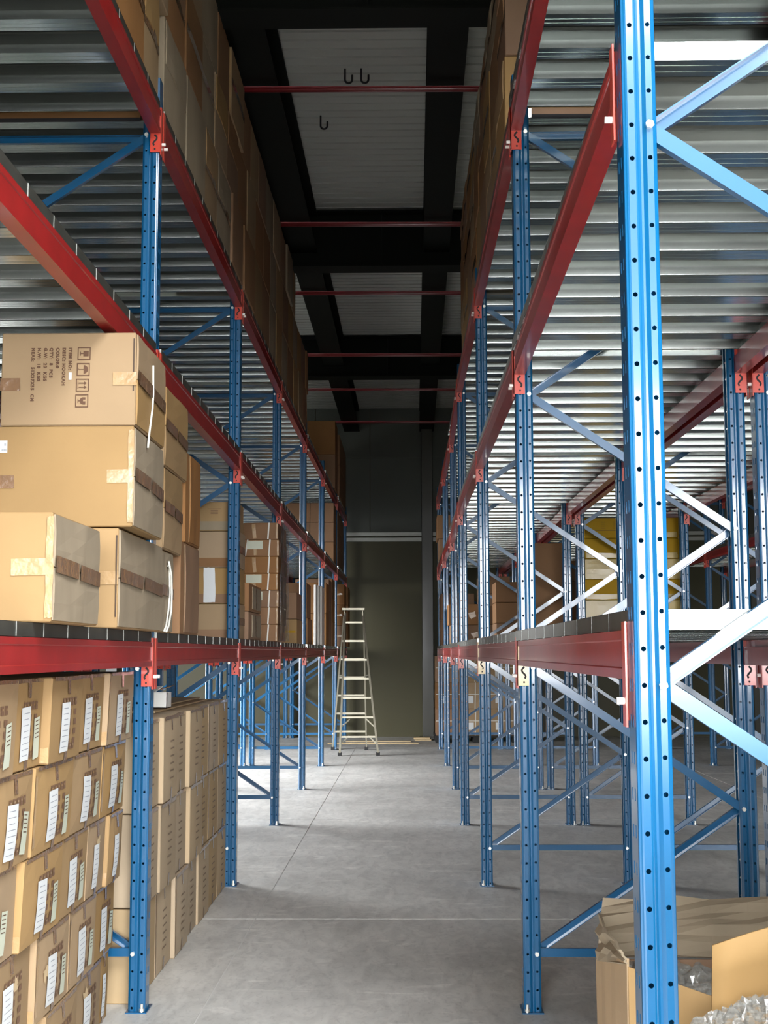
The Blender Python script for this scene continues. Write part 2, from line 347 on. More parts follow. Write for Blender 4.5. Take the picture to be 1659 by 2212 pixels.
ANC = MB().tube([(0, 0, 0), (0, 0, .035)], .006, 6).tube([(0, 0, .005), (0, 0, .016)], .011, 6).mesh('anchor_bolt', 'zinc')
def make_frame():
    r = empty('rack_truss')
    for k, (x, rz) in enumerate(((0, 0), (FD, pi))):
        u = link('upright', UPM, r, (x, PD if rz else 0, 0), rz)
        link('base_plate', FOOT, r, (x, 0, 0)); 
        for dy in (-.011, PD+.018): link('anchor_bolt', ANC, r, (x+(.024 if k else -.024), dy, .003))
    nodes = [(0, .24), (1, .84), (0, 1.44), (1, 2.04), (0, 2.64), (1, 3.24), (0, 3.84)]
    def brace(a, b, flip, yo):
        ax = .020 if a[0] == 0 else FD-.020; bx = .020 if b[0] == 0 else FD-.020
        L = hypot(bx-ax, b[1]-a[1]); key = (round(L, 3), flip)
        if key not in BR: BR[key] = channel_mesh(L+.02, flip)
        o = link('brace', BR[key], r, (ax-.01*(bx-ax)/L, yo, a[1]-.01*(b[1]-a[1])/L)); o.rotation_euler = (0, -atan2(b[1]-a[1], bx-ax), 0)
    for i in range(6): brace(nodes[i], nodes[i+1], i % 2 == 1, .030 if i % 2 else .056)
    brace((0, .24), (1, .24), True, .040); brace((0, 3.84), (1, 3.84), False, .056)
    for s_, z in nodes+[(1, .24), (1, 3.84)]: link('bolt', BOLT, r, (.0205 if s_ == 0 else FD-.0205, .003, z))
    return r
# rows: name, x of front upright centre per frame, frames used, side that faces the main aisle
def fx(v): return lambda i: v[min(i, len(v)-1)]
ROWS = {
 'left rack':        dict(x=[-1.13, -1.13, -1.13, -1.135, -1.125, -1.10, -1.075, -1.045], d=-1, n=8, full=5),
 'rear left rack':   dict(x=[-2.175, -2.175, -2.175, -2.18, -2.17, -2.145, -2.12, -2.09], d=-1, n=8, full=0),
 'right rack':       dict(x=[.516, .540, .540, .540, .580, .586, .590], d=1, n=7, full=5),
 'second right rack': dict(x=[1.577, 1.59, 1.59, 1.59, 1.625, 1.635, 1.64], d=1, n=7, full=3),
 'far right rack':   dict(x=[4.13]*7, d=1, n=7, full=0, first=3),
}
proto = None
frames = 0
for rn, rw in ROWS.items():
    for i in range(rw.get('first', 0), rw['n']):
        if proto is None:
            fr = proto = make_frame(); bpy.context.view_layer.update(); reg(proto)
        else: fr = copy_tree(proto)
        fr.location = (rw['x'][i], F[i], 0); fr.scale.x = rw['d']      # left rows are the mirror image
        tag(fr, 'blue perforated upright frame of the %s, %s from the camera' % (rn, ORD[i-rw.get('first', 0)]), 'rack frame', 'blue upright frames of the %s' % rn)
        frames += 1

# beams: stepped box section with hooked end plates
def beam_mesh(L):
    # section in (x, z): x=0 outer (aisle) face, grows inwards
    P = [(0, 0), (.05, 0), (.05, BH-.028), (.034, BH-.028), (.034, BH), (0, BH), (0, BH-.020), (.004, BH-.023), (.004, .025), (0, .022)]
    return MB().extr(P, 'y', 0, L).mesh('beam', 'red')
BEAM = {}
def conn_mesh(end):
    # L plate: end=-1 at the near end of the beam, +1 at the far end
    mb = MB(); z0, z1 = -.087, BH+.018; s_ = end
    y = 0; t = .004
    mb.box((-.003, min(y, y+s_*t), z0), (.047, max(y, y+s_*t), z1))
    mb.box((-.003, min(y, y+s_*.042), z0-.012), (.001, max(y, y+s_*.042), z1))
    return mb.mesh('end_plate', 'redplate')
CON = {e: conn_mesh(e) for e in (-1, 1)}
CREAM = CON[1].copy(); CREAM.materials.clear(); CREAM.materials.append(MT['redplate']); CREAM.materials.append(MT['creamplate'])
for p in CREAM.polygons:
    if p.normal.y < -.9 and p.area > .004: p.material_index = 1  # only the large near face is coloured cream
SL = []
for k in range(15):
    t = k/14; SL.append((.025-.0085*sin(t*2*pi*.98-.35), 0, -.006-.050*t))
SLOT = MB()
for a, b in zip(SL[:-1], SL[1:]): SLOT.bar(a, b, .0014, .0065, (0, 1, 0))
SLOT = MB()
for a, b in zip(SL[:-1], SL[1:]):
    dx, dz = b[0]-a[0], b[2]-a[2]; n_ = hypot(dx, dz); nx, nz = -dz/n_*.0040, dx/n_*.0040
    SLOT.add([(a[0]+nx, -.0012, a[2]+nz), (a[0]-nx, -.0012, a[2]-nz), (b[0]-nx, -.0012, b[2]-nz), (b[0]+nx, -.0012, b[2]+nz),
              (a[0]+nx, .001, a[2]+nz), (a[0]-nx, .001, a[2]-nz), (b[0]-nx, .001, b[2]-nz), (b[0]+nx, .001, b[2]+nz)],
             [(0, 1, 2, 3), (4, 7, 6, 5), (0, 4, 5, 1), (1, 5, 6, 2), (2, 6, 7, 3), (3, 7, 4, 0)])
SLOT.tube([(.026, .001, -.072), (.026, -.0014, -.072)], .0045, 8)
SLOT = SLOT.mesh('hook_slot', 'dark')
PIN = MB().tube([(0, 0, 0), (-.016, 0, 0)], .0075, 8).mesh('safety_pin', 'white')
LVW = ['low-level', 'mid-level', 'top-level']
def beam(x, y0, y1, z, d, dx, label, group, pin=True, cream=False):
    """x: outer face; d=+1 when the rack lies on +x of the face"""
    L = round(y1-y0, 3)
    if L not in BEAM: BEAM[L] = beam_mesh(L)
    o = link('rack_beam', BEAM[L], None, (x-dx/2, y0, z)); o.scale.x = d; o.rotation_euler.z = -atan2(dx, L)
    a = link('end_plate', CON[-1], o, (0, 0, 0)); b = link('end_plate', CON[1], o, (0, L, 0))
    # the hook plate that looks down the aisle towards the camera, on the near face of the far upright
    s_ = link('hook_slot', SLOT, b, (0, 0, 0)); 
    if cream: b.data = CREAM; b['label'] = 'end plate coloured cream yellow on its near face, with black hook mark'
    if pin: link('safety_pin', PIN, b, (-.003, .022, -.045)); link('safety_pin', PIN, a, (-.003, -.022, -.045))
    return tag(o, label, 'shelf beam', group)
# steel deck planks: inverted trays with flanges, lips and a stiffening groove
def plank_profile(W):
    # nose flange with two fine grooves, a deep pan with its shade put into the colour, then the far flange that faces the aisle mouth
    t = .0016; H_ = DK; lip = W*.30; g_ = .003; w_ = .004
    P = [(0, 0), (lip*.30, 0), (lip*.30, g_), (lip*.30+w_, g_), (lip*.30+w_, 0), (lip*.68, 0), (lip*.68, g_), (lip*.68+w_, g_), (lip*.68+w_, 0), (lip, 0),
         (lip, H_-.006), (W*.60, H_-.006), (W*.62, H_-.012), (W*.68, H_-.012), (W*.70, H_-.006), (W-t-.004, H_-.006), (W-t, .005), (W-t-.006, 0), (W, 0), (W, H_), (0, H_)]
    return P
PLK = {}
def plank_mesh(W, X, jt=True):
    key = (round(W, 3), round(X, 3), jt)
    if key not in PLK:
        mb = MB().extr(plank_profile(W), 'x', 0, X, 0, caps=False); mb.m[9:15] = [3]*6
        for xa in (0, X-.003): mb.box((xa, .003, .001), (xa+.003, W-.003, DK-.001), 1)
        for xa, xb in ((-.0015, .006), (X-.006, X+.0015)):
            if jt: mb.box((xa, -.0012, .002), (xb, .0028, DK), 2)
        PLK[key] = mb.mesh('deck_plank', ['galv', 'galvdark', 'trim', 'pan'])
    return PLK[key]
def rn_right(n_): return n_.endswith('right rack')
def deck(xa, xb, y0, y1, z, nm, label, group, full):
    n = 10; W = (y1-y0)/n
    r = empty('shelf_deck', (xa, y0, z))
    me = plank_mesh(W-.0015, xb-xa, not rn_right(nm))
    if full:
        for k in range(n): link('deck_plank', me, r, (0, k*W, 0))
    else:
        key = ('j', round(W, 3), round(xb-xa, 3), rn_right(nm))
        if key not in PLK:
            mb = MB()
            for k in range(n):
                for p in me.polygons: pass
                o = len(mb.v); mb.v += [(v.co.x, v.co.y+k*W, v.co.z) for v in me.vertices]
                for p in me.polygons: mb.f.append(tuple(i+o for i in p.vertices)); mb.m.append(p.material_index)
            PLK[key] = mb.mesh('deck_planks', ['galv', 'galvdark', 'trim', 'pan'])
        o = link('deck_planks', PLK[key], r); o['kind'] = 'stuff'
    return tag(r, label, 'shelf deck', group)
for rn, rw in ROWS.items():
    d = rw['d']; f0 = rw.get('first', 0)
    for i in range(f0, rw['n']-1):
        y0, y1 = F[i]+PD+.0065, F[i+1]-.0065
        xf = (rw['x'][i]+rw['x'][i+1])/2
        for l, z in enumerate(LV):
            if rn == 'far right rack' and l == 0 and i < 4: pass
            dx = rw['x'][i+1]-rw['x'][i]; xo = xf-d*.045; xb = xf+d*(FD+.044)
            bay = ORD[i-f0]
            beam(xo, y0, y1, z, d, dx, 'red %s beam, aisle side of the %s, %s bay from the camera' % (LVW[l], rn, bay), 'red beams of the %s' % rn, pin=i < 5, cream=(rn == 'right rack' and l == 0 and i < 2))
            beam(xb, y0, y1, z, -d, dx, 'red %s beam, back side of the %s, %s bay from the camera' % (LVW[l], rn, bay), 'red beams of the %s' % rn, pin=False)
            a, b = (xo+.004, xb-.004) if d > 0 else (xb+.004, xo-.004)
            deck(a, b, y0+.006, y1-.006, z+BH+.001, rn, '%s steel plank deck of the %s, %s bay from the camera' % (LVW[l].replace('-level', '').replace('low', 'lowest').replace('mid', 'middle'), rn, bay), 'steel plank decks of the %s' % rn, i < rw['full'])
DT = [z+BH+DK+.0015 for z in LV]      # top of each deck
#@@CARGO
# ------------------------------------------------------------------ cartons
RNG = random.Random(11)
def carton(x0, x1, y0, y1, z0, z1, label, group=None, m='card', bulge=.006, lean=0, cat='carton', name='carton', N=4, tight=True):
    """soft-sided box: a welded grid that bows out a little; lean shifts the top in x"""
    mb = MB(); idx = {}; rn = random.Random(hash((round(x0, 3), round(y0, 3), round(z0, 3))))
    jit = {c: (rn.uniform(-.003, .003), rn.uniform(-.003, .003)) for c in [(a, b, d) for a in (0, N) for b in (0, N) for d in (0, N)]}
    bs = {f: bulge*rn.uniform(.3, 1.3) for f in range(6)}; bs[3] = 0; bs[2] = min(bs[2], .0035) if tight else bs[2]
    def V(i, j, k):
        if (i, j, k) not in idx:
            u, v, w_ = i/N, j/N, k/N
            x = x0+(x1-x0)*u; y = y0+(y1-y0)*v; z = z0+(z1-z0)*w_
            s_ = lambda t: sin(pi*t)
            if i == 0: x -= bs[0]*s_(v)*s_(w_)
            if i == N: x += bs[1]*s_(v)*s_(w_)
            if j == 0: y -= bs[2]*s_(u)*s_(w_)
            if j == N: y += bs[3]*s_(u)*s_(w_)
            if k == N: z -= .4*bs[5]*s_(u)*s_(v)
            x += lean*w_
            if (0 < w_ < 1 or w_ == 1) and bulge > .003: x += .6*jit[(0 if u < .5 else N, 0 if v < .5 else N, N)][0]*w_
            idx[(i, j, k)] = len(mb.v); mb.v.append((x, y, z))
        return idx[(i, j, k)]
    for a in range(N):
        for b in range(N):
            for q in (((0, a, b), (0, a, b+1), (0, a+1, b+1), (0, a+1, b)), ((N, a, b), (N, a+1, b), (N, a+1, b+1), (N, a, b+1)),
                      ((a, 0, b), (a+1, 0, b), (a+1, 0, b+1), (a, 0, b+1)), ((a, N, b), (a, N, b+1), (a+1, N, b+1), (a+1, N, b)),
                      ((a, b, 0), (a, b+1, 0), (a+1, b+1, 0), (a+1, b, 0)), ((a, b, N), (a+1, b, N), (a+1, b+1, N), (a, b+1, N))):
                mb.f.append(tuple(V(*p) for p in q)); mb.m.append(0)
    # own origin at the base centre
    c = Vector(((x0+x1)/2, (y0+y1)/2, z0)); mb.v = [(p[0]-c.x, p[1]-c.y, p[2]-c.z) for p in mb.v]
    o = mb.build(name, m, None, c); bevel(o, .004, 1)
    o['bx'] = [x0-c.x, x1-c.x, y0-c.y, y1-c.y, z1-z0, bs[0], bs[1], bs[2], lean]
    return tag(o, label, cat, group)
def on_face(o, face, u, v, h=0.0):
    """point on a carton's face: u along, v up (metres from the lower left seen from outside), h proud of it"""
    X0, X1, Y0, Y1, H_, b0, b1, b2, ln = o['bx']
    if face == 'E':
        L = Y1-Y0; s_ = b1*sin(pi*min(max(u/L, 0), 1))*sin(pi*min(max(v/H_, 0), 1)); return Vector((X1+s_+h+ln*v/H_, Y0+u, v))
    if face == 'W':
        L = Y1-Y0; s_ = b0*sin(pi*min(max(u/L, 0), 1))*sin(pi*min(max(v/H_, 0), 1)); return Vector((X0-s_-h+ln*v/H_, Y1-u, v))
    L = X1-X0; s_ = b2*sin(pi*min(max(u/L, 0), 1))*sin(pi*min(max(v/H_, 0), 1)); return Vector((X0+u+ln*v/H_, Y0-s_-h, v))
def decal_into(mb, o, face, u, v, w_, h_, rot=0, lift=.002, mi=0, n=3, jag=0):
    """a thin patch that follows the bowed face"""
    c_, s_ = cos(rot), sin(rot); vs_ = []
    for j in range(n+1):
        for i in range(n+1):
            a = (i/n-.5)*w_; b = (j/n-.5)*h_
            if jag and (i in (0, n) or j in (0, n)): a += random.uniform(-jag, jag); b += random.uniform(-jag, jag)
            vs_.append(on_face(o, face, u+a*c_-b*s_, v+a*s_+b*c_, lift))
    base = len(vs_)
    fs = [(j*(n+1)+i, j*(n+1)+i+1, (j+1)*(n+1)+i+1, (j+1)*(n+1)+i) for j in range(n) for i in range(n)]
    mb.add(vs_, fs, mi)
def decal(o, name, m, face, u, v, w_, h_, rot=0, lift=.002, n=3, jag=0):
    mb = MB(); decal_into(mb, o, face, u, v, w_, h_, rot, lift, 0, n, jag); return mb.build(name, m, o)
def size(o, face):
    X0, X1, Y0, Y1, H_ = o['bx'][:5]; return ((Y1-Y0) if face in 'EW' else (X1-X0)), H_
def tape_h(o, face, m='tape', v=None, w_=.05, wrap=None):
    """horizontal tape across a face, its end folded on to the front"""
    L, H_ = size(o, face); v = H_/2 if v is None else v
    decal(o, 'packing_tape', m, face, L/2, v, L, w_, 0, .0025, 5)
    if wrap:
        Ls, _ = size(o, 'S'); decal(o, 'packing_tape', 'tapel', 'S', Ls-wrap/2 if face == 'E' else wrap/2, v, wrap, w_, 0, .0025, 3)
def seam_v(o, face, u, m='seam', w_=.004):
    L, H_ = size(o, face); decal(o, 'flap_seam', m, face, u, H_/2, w_, H_*.96, 0, .0015, 4)
def flap(o, face, ua, ub, va, vb, m='cardg', lift=.004):
    """a closing flap standing slightly proud of the face"""
    mb = MB(); L, H_ = size(o, face)
    n = 3; vs_ = []
    for j in range(n+1):
        for i in range(n+1): vs_.append(on_face(o, face, ua+(ub-ua)*i/n, va+(vb-va)*j/n, lift*(1+.8*sin(i*2.1+j))))
    q = [(j*(n+1)+i, j*(n+1)+i+1, (j+1)*(n+1)+i+1, (j+1)*(n+1)+i) for j in range(n) for i in range(n)]
    vs2 = [on_face(o, face, ua+(ub-ua)*i/n, va+(vb-va)*j/n, 0) for j in range(n+1) for i in range(n+1)]
    k = len(vs_); rim = [i for i in range(n)]+[n+(n+1)*j for j in range(n)]+[(n+1)*n+n-i for i in range(n)]+[(n+1)*(n-j) for j in range(n)]
    side = [(rim[a], rim[(a+1) % len(rim)], k+rim[(a+1) % len(rim)], k+rim[a]) for a in range(len(rim))]
    mb.add(vs_+vs2, q+side); return mb.build('flap', m, o)
def strap(o, pts3, r=.004, m='strap'): return MB().tube(pts3, r, 6).build('strap', m, o, smooth=True)
def vstrap(o, face, u, du=0, w_=.012):
    L, H_ = size(o, face); mb = MB(); n = 6; vs_ = []
    for j in range(n+1):
        for s_ in (-1, 1): vs_.append(on_face(o, face, u+du*j/n+s_*w_/2, H_*j/n, .003))
    mb.add(vs_, [(2*j, 2*j+1, 2*j+3, 2*j+2) for j in range(n)]); return mb.build('strap', 'strap', o)
DG = None
def text_mesh(txt, size_, m, face_o, face, u, v, rot, name='printed_text'):
    cu = bpy.data.curves.new('t', 'FONT'); cu.body = txt; cu.size = size_; cu.align_x = 'LEFT'; cu.extrude = 0; cu.resolution_u = 3; cu.space_character = 1.25; cu.offset = .0011
    to = bpy.data.objects.new('t', cu); COL.objects.link(to); dg = bpy.context.evaluated_depsgraph_get()
    me = bpy.data.meshes.new_from_object(to.evaluated_get(dg)); bpy.data.objects.remove(to); me.name = name
    me.materials.clear(); me.materials.append(MT[m]); c_, s_ = cos(rot), sin(rot)
    for p in me.vertices:
        a, b = p.co.x, p.co.y; p.co = on_face(face_o, face, u+a*c_-b*s_, v+a*s_+b*c_, .002)
    o = link(name, me, face_o); return o

# ---- big cartons, first bay of the left rack, low-level deck
z1 = DT[0]
G1 = 'large cartons at the near end of the left rack'
A = carton(-1.50, -.995, 4.84, 5.42, 2.352, 2.705, 'large carton printed HOOKAH, topmost of the near stack on the left rack', G1)
B = carton(-1.51, -.998, 4.83, 5.42, 1.972, 2.348, 'large carton with silver barcode label, directly under the HOOKAH carton', G1, bulge=.008)
C = carton(-1.60, -1.034, 3.87, 4.46, z1, 1.925, 'low carton with crinkled tape at the front edge of the low-level deck, far left', G1)
D = carton(-1.56, -1.045, 4.82, 5.69, z1, 1.966, 'carton with bulging grey side beneath the two largest cartons', G1)
A2 = carton(-1.58, -1.07, 5.85, 6.46, 2.345, 2.712, 'upper carton just behind the HOOKAH carton', G1)
B2 = carton(-1.58, -1.072, 5.85, 6.34, 1.972, 2.341, 'middle carton of the stack just behind the HOOKAH carton', G1)
D2 = carton(-1.58, -1.08, 5.85, 6.16, z1, 1.968, 'bottom carton behind the frame with a doubled white strap on its side', G1)
A4 = carton(-2.05, -1.52, 4.84, 5.42, 1.98, 2.36, 'large carton behind the barcode-labelled carton, left of it', G1)
E1 = carton(-1.60, -1.078, 6.50, 6.95, 2.054, 2.51, 'tall brown carton on the upper half of a two-carton stack past the large cartons', G1, 'cardb')
F1 = carton(-1.60, -1.078, 6.38, 6.94, z1, 2.05, 'tall brown carton below another, past the large cartons on the left rack', G1, 'cardb')
for o, m in ((A, 'card'), (B, 'cardg'), (C, 'cardg'), (D, 'cardg'), (A2, 'card'), (B2, 'card'), (D2, 'cardg')):
    L, H_ = size(o, 'E'); flap(o, 'E', .012, L-.008, .006, H_/2-.0015, m); flap(o, 'E', .012, L-.008, H_/2+.0015, H_-.006, m, .0045)
    for (u0, u1) in ((.012, L*.46), (L*.50, L-.01)):
        decal(o, 'packing_tape', 'tape', 'E', (u0+u1)/2, H_/2+(.006 if u0 < .1 else -.004), u1-u0, .050, -.03, .0105, 4)
for o in (E1, F1):
    seam_v(o, 'E', .10, 'cardin', .012); L, H_ = size(o, 'E'); flap(o, 'E', .11, L-.01, .01, H_-.01, 'cardb', .004)
for o, v_, wd in ((A, None, .085), (B, None, .095), (C, None, .12), (D, None, .10)):
    L, H_ = size(o, 'S'); decal(o, 'packing_tape', 'tapel', 'S', L-wd/2, H_/2, wd, .050, .02, .003, 4)
    decal(o, 'packing_tape', 'tapel', 'S', L-.006, H_/2, .02 if o not in (B, C) else .022, .05 if o not in (B, C) else H_*.92, 0, .0045, 8, .002)
    if o is not D and o is not C: decal(o, 'packing_tape', 'tape', 'S', .035, H_/2-.02, .075, .048, 0, .003, 4)
decal(A, 'flap_seam', 'seam', 'S', size(A, 'S')[0]-.008, .23, .005, .20, 0, .0022, 3)
decal(D, 'flap_seam', 'seam', 'S', size(D, 'S')[0]-.004, .19, .005, .30, 0, .0062, 3)
# printing on the top carton, read from the right-hand side
LA, HA = size(A, 'S')
def ua(px): return LA-(284-px)/588.0
def va(py): return HA-(py-704)/588.0
for txt, px, py in (('ITEM NO:', 136, 738), ('DESC: HOOKAH', 122, 738), ('COLOR:', 108, 738), ('QTY:  8  PCS', 94, 738), ('G.W:  20  KGS', 81, 738), ('N.W:  18  KGS', 67, 738), ('MEAS:   51X37X55  CM', 53.5, 738)):
    t = text_mesh(txt, .0165, 'ink', A, 'S', ua(px), va(py), -pi/2)
decal(A, 'paper_scrap', 'paper', 'S', ua(140), va(802), .011, .028, 0, .003)
MB().tube([on_face(A, 'S', ua(111), va(781), .0005), on_face(A, 'S', ua(111), va(781), .003)], .0055, 10).build('printed_dot', 'ink', A)
def icon(k, px, py):
    mb = MB(); u0, v0 = ua(px), va(py); s_ = .024; t = .0022
    K = 1.72
    def rect(a0, b0, a1, b1):
        a0, b0, a1, b1 = a0*K, b0*K, a1*K, b1*K; decal_into(mb, A, 'S', u0+(a0+a1)/2, v0+(b0+b1)/2, abs(a1-a0), abs(b1-b0), 0, .0022, 0, 1)
    def fan(cx, cy_, r, t0, t1, n=10):
        cx, cy_, r = cx*K, cy_*K, r*K; c = on_face(A, 'S', u0+cx, v0+cy_, .0022); vs_ = [c]+[on_face(A, 'S', u0+cx+r*cos(t0+(t1-t0)*i/n), v0+cy_+r*sin(t0+(t1-t0)*i/n), .0022) for i in range(n+1)]
        mb.add(vs_, [(0, i+1, i+2) for i in range(n)])
    e = .0142
    rect(-e, e-t, e, e); rect(-e, -e, e, -e+t); rect(-e, -e, -e+t, e); rect(e-t, -e, e, e)
    if k == 0: rect(-.0015, -.006, .010, .006); rect(-.007, -.001, -.0015, .001); rect(-.0085, -.0045, -.007, .0045)
    if k == 1: fan(.001, 0, .0095, -pi/2, pi/2); rect(-.010, -.0006, .001, .0006); rect(-.0105, -.0006, -.0098, .003)
    if k == 2:
        rect(-.0105, -.0085, -.009, .0085)
        for y in (-.0045, .0045):
            rect(-.008, y-.0011, .004, y+.0011); c = [on_face(A, 'S', u0+.0035*K, v0+(y+.0038)*K, .0022), on_face(A, 'S', u0+.0035*K, v0+(y-.0038)*K, .0022), on_face(A, 'S', u0+.0095*K, v0+y*K, .0022)]; mb.add(c, [(0, 1, 2)])
    if k == 3: fan(.003, .0, .0078, pi*.5, pi*1.5); rect(-.0075, -.001, -.003, .001); rect(-.009, -.0045, -.0075, .0045); rect(.003, -.0078, .008, -.0012); rect(.003, .0028, .008, .0076)
    mb.build('printed_symbol', 'ink', A)
for k, py in enumerate((751.5, 787, 822, 857)): icon(k, 169.5-k*1, py)
# barcode label on the carton below
mb = MB(); decal_into(mb, B, 'S', .018, .30, .052, .046, 0, .003, 0, 2)
for k in range(9): decal_into(mb, B, 'S', .022+k*.0024, .287, .0012, .008, 0, .0036, 1, 1)
for k in range(6): decal_into(mb, B, 'S', .036, .303+k*.0016, .008, .0008, 0, .0036, 1, 1)
decal_into(mb, B, 'S', .010, .311, .012, .003, 0, .0036, 1, 1)
mb.build('barcode_label', ['paper', 'inkb'], B)
def wp(o, x, y, z): return Vector((x, y, z))-o.location
strap(A, [wp(A, -.984, 5.10+.0*i, 0)+Vector((0, (.02, .025, .03, .02, -.01, -.04, -.06)[i], 2.64-.057*i)) for i in range(7)], .0045)
strap(D2, [wp(D2, -1.066, 6.0, 0)+Vector((0, dy, z)) for dy, z in ((-.02, 1.90), (.0, 1.92), (.02, 1.85), (.03, 1.78), (.0, 1.70), (-.05, 1.63), (-.10, 1.605))], .005)
strap(D2, [wp(D2, -1.060, 5.98, 0)+Vector((0, dy, z)) for dy, z in ((-.02, 1.92), (.05, 1.86), (.07, 1.78), (.06, 1.70), (.0, 1.63), (-.06, 1.603))], .005)

# ---- low-level deck, farther along the left rack
G2 = 'tan cartons stacked beyond the second frame of the left rack'
zz = [z1, 1.838, 2.082, 2.330, 2.53]
for k in range(4):
    o = carton(-1.62, -1.105+(.0 if k < 3 else -.012), 8.90, 9.22, zz[k], zz[k+1]-.003, 'tan carton behind the second left upright, %s of its stack' % ['lowest', 'second from the bottom', 'third from the bottom', 'topmost'][k], G2)
    L, H_ = size(o, 'S'); decal(o, 'flap', 'cardb' if k in (0, 1, 2) else 'cardg', 'S', L/2, .035, L*.98, .06, 0, .003)
    if k == 1: decal(o, 'white_sheet', 'paper', 'S', L-.20, .125, .078, .235, .02, .005, 5, .003)
    if k == 3:
        mb = MB()
        for q in range(4): decal_into(mb, o, 'S', L-.16, .15-.011*q, .05 if q else .09, .003, 0, .0025, 0, 1)
        mb.build('printed_text', 'inkp', o)
    if k in (0, 2): tape_h(o, 'E')
G3 = 'open-sided brown cartons in the third bay of the left rack'
for k in range(2):
    o = carton(-1.55, -1.10, 9.42+.02*k, 10.22, z1+.205*k, z1+.205*(k+1)-.004, 'dusty brown carton before the strapped cartons on the left rack, %s of two' % ['lower', 'upper'][k], G3, 'cardb', .002, lean=.0)
    L, H_ = size(o, 'E'); flap(o, 'E', .2, L-.02, .02, H_-.02, 'cardg'); decal(o, 'packing_tape', 'tape', 'E', L*.55, H_*.5, .06, H_*.8, 0, .006)
G4 = 'strapped brown cartons in one wrapped stack on the left rack'
for k in range(7):
    h_ = .1405; o = carton(-1.50-.01*(k % 2), -1.032+.004*(k % 3), 10.9, 11.66, z1+h_*k, z1+h_*(k+1)-.002, 'flat strapped carton in the wrapped stack, %s from the bottom' % ['first', 'second', 'third', 'fourth', 'fifth', 'sixth', 'seventh'][k], G4, 'cardb')
    L, H_ = size(o, 'S'); vstrap(o, 'S', L-.30+.01*(k % 3), .02*((k % 3)-1)); vstrap(o, 'S', L-.085, .01)
    decal(o, 'packing_tape', 'tapel', 'S', L-.20, H_/2, .03, H_*.88, .1, .004, 4, .002); decal(o, 'packing_tape', 'tapel', 'S', L-.010, H_/2, .014, H_*.9, 0, .004, 4, .002)
    if k in (0, 2, 3, 5): decal(o, 'shipping_label', 'paperg', 'S', L-.20, H_-.045, .13, .07, 0, .0055, 2)
def wrapfilm(x, y0, y1, z0, z1_, label, seed=3):
    rn = random.Random(seed); mb = MB(); n = 10; k = 8; vs_ = []
    for j in range(k+1):
        for i in range(n+1): vs_.append((x+rn.uniform(0, .014), y0+(y1-y0)*i/n, z0+(z1_-z0)*j/k+rn.uniform(-.01, .01)*(0 < j < k)))
    mb.add(vs_, [(j*(n+1)+i, j*(n+1)+i+1, (j+1)*(n+1)+i+1, (j+1)*(n+1)+i) for j in range(k) for i in range(n)])
    o = mb.build('stretch_wrap', 'film'); m_ = o.modifiers.new('thick', 'SOLIDIFY'); m_.thickness = .0012; return tag(o, label, 'plastic film')
wrapfilm(-1.016, 10.88, 11.70, z1+.005, 2.60, 'crumpled clear stretch wrap on the aisle side of the strapped cartons')
G5 = 'cartons in the fourth and fifth bays of the left rack'
def fc(x0, x1, y0, y1, za, zb, lab, m='cardb', g_=G5, **kw): return carton(x0, x1, y0, y1, za, zb, lab, g_, m, **kw)
o = fc(-1.50, -1.085, 13.55, 14.2, z1, 1.845, 'ochre-edged carton beside the fourth upright of the left rack, lower one', 'card'); decal(o, 'packing_tape', 'cardy', 'S', .2, .12, .4, .02, 0, .003)
fc(-1.52, -1.088, 13.55, 14.2, 1.849, 2.12, 'plain brown carton beside the fourth upright of the left rack, upper one', 'cardb')
fc(-1.55, -1.10, 15.3, 16.0, z1, 1.90, 'taped brown carton before the white foam, lower one'); o = fc(-1.52, -1.11, 15.3, 15.95, 1.904, 2.31, 'taped brown carton before the white foam, upper one')
decal(o, 'packing_tape', 'tapel', 'S', .36, .15, .05, .13, 0, .004, 4, .004)
for k in range(3):
    o = MB().box((-1.155+.036*k, 17.15+.02*k, z1), (-1.123+.036*k, 17.72, 2.385-.01*k)).build('foam_sheet', 'foam'); bevel(o, .008)
    tag(o, 'tall white foam sheet leaning in the fifth bay of the left rack, %s of three' % ['left', 'middle', 'right'][k], 'foam sheet', 'white foam sheets on the left rack')
k = 0
for (ya, yb, xr, hs) in ((18.05, 18.7, -1.045, (.44, .42)), (18.8, 19.5, -1.05, (.5, .45)), (19.55, 20.3, -1.04, (.35, .35, .3)), (20.98, 21.7, -.93, (.33, .33, .33)), (21.75, 22.5, -.90, (.36, .32, .30))):
    za = z1
    for q, h_ in enumerate(hs):
        o = fc(xr-.48, xr, ya, yb, za, za+h_-.004, 'dark carton left of the ladder top, %s stack past the foam, %s' % (ORD[k], ['bottom', 'middle' if len(hs) > 2 else 'top', 'top'][q])); za += h_
        if k > 2: decal(o, 'packing_tape', 'tapel', 'S', .40, h_/2, .10, .03, .1, .004, 3, .006)
    k += 1
# mid-level deck, far end of the left rack
z2 = DT[1]; G6 = 'brown cartons on the mid-level deck at the far end of the left rack'
for r in range(3):
    for c, (xa, xb) in enumerate(((-1.40, -1.045), (-1.78, -1.405), (-2.1, -1.785))):
        fc(xa, xb, 19.95, 20.7, z2+.30*r, z2+.30*(r+1)-.004, 'brown carton at the far end of the left mid-level deck, row %s, %s column' % (['one', 'two', 'three'][r], ['right', 'middle', 'left'][c]), 'cardb', G6, bulge=.0015)
for r in range(3): fc(-1.5, -1.03, 20.98, 22.9, z2+.29*r, z2+.29*(r+1)-.004, 'long brown carton behind the far mid-level stack of the left rack, row %s' % ['one', 'two', 'three'][r], 'cardb', G6)

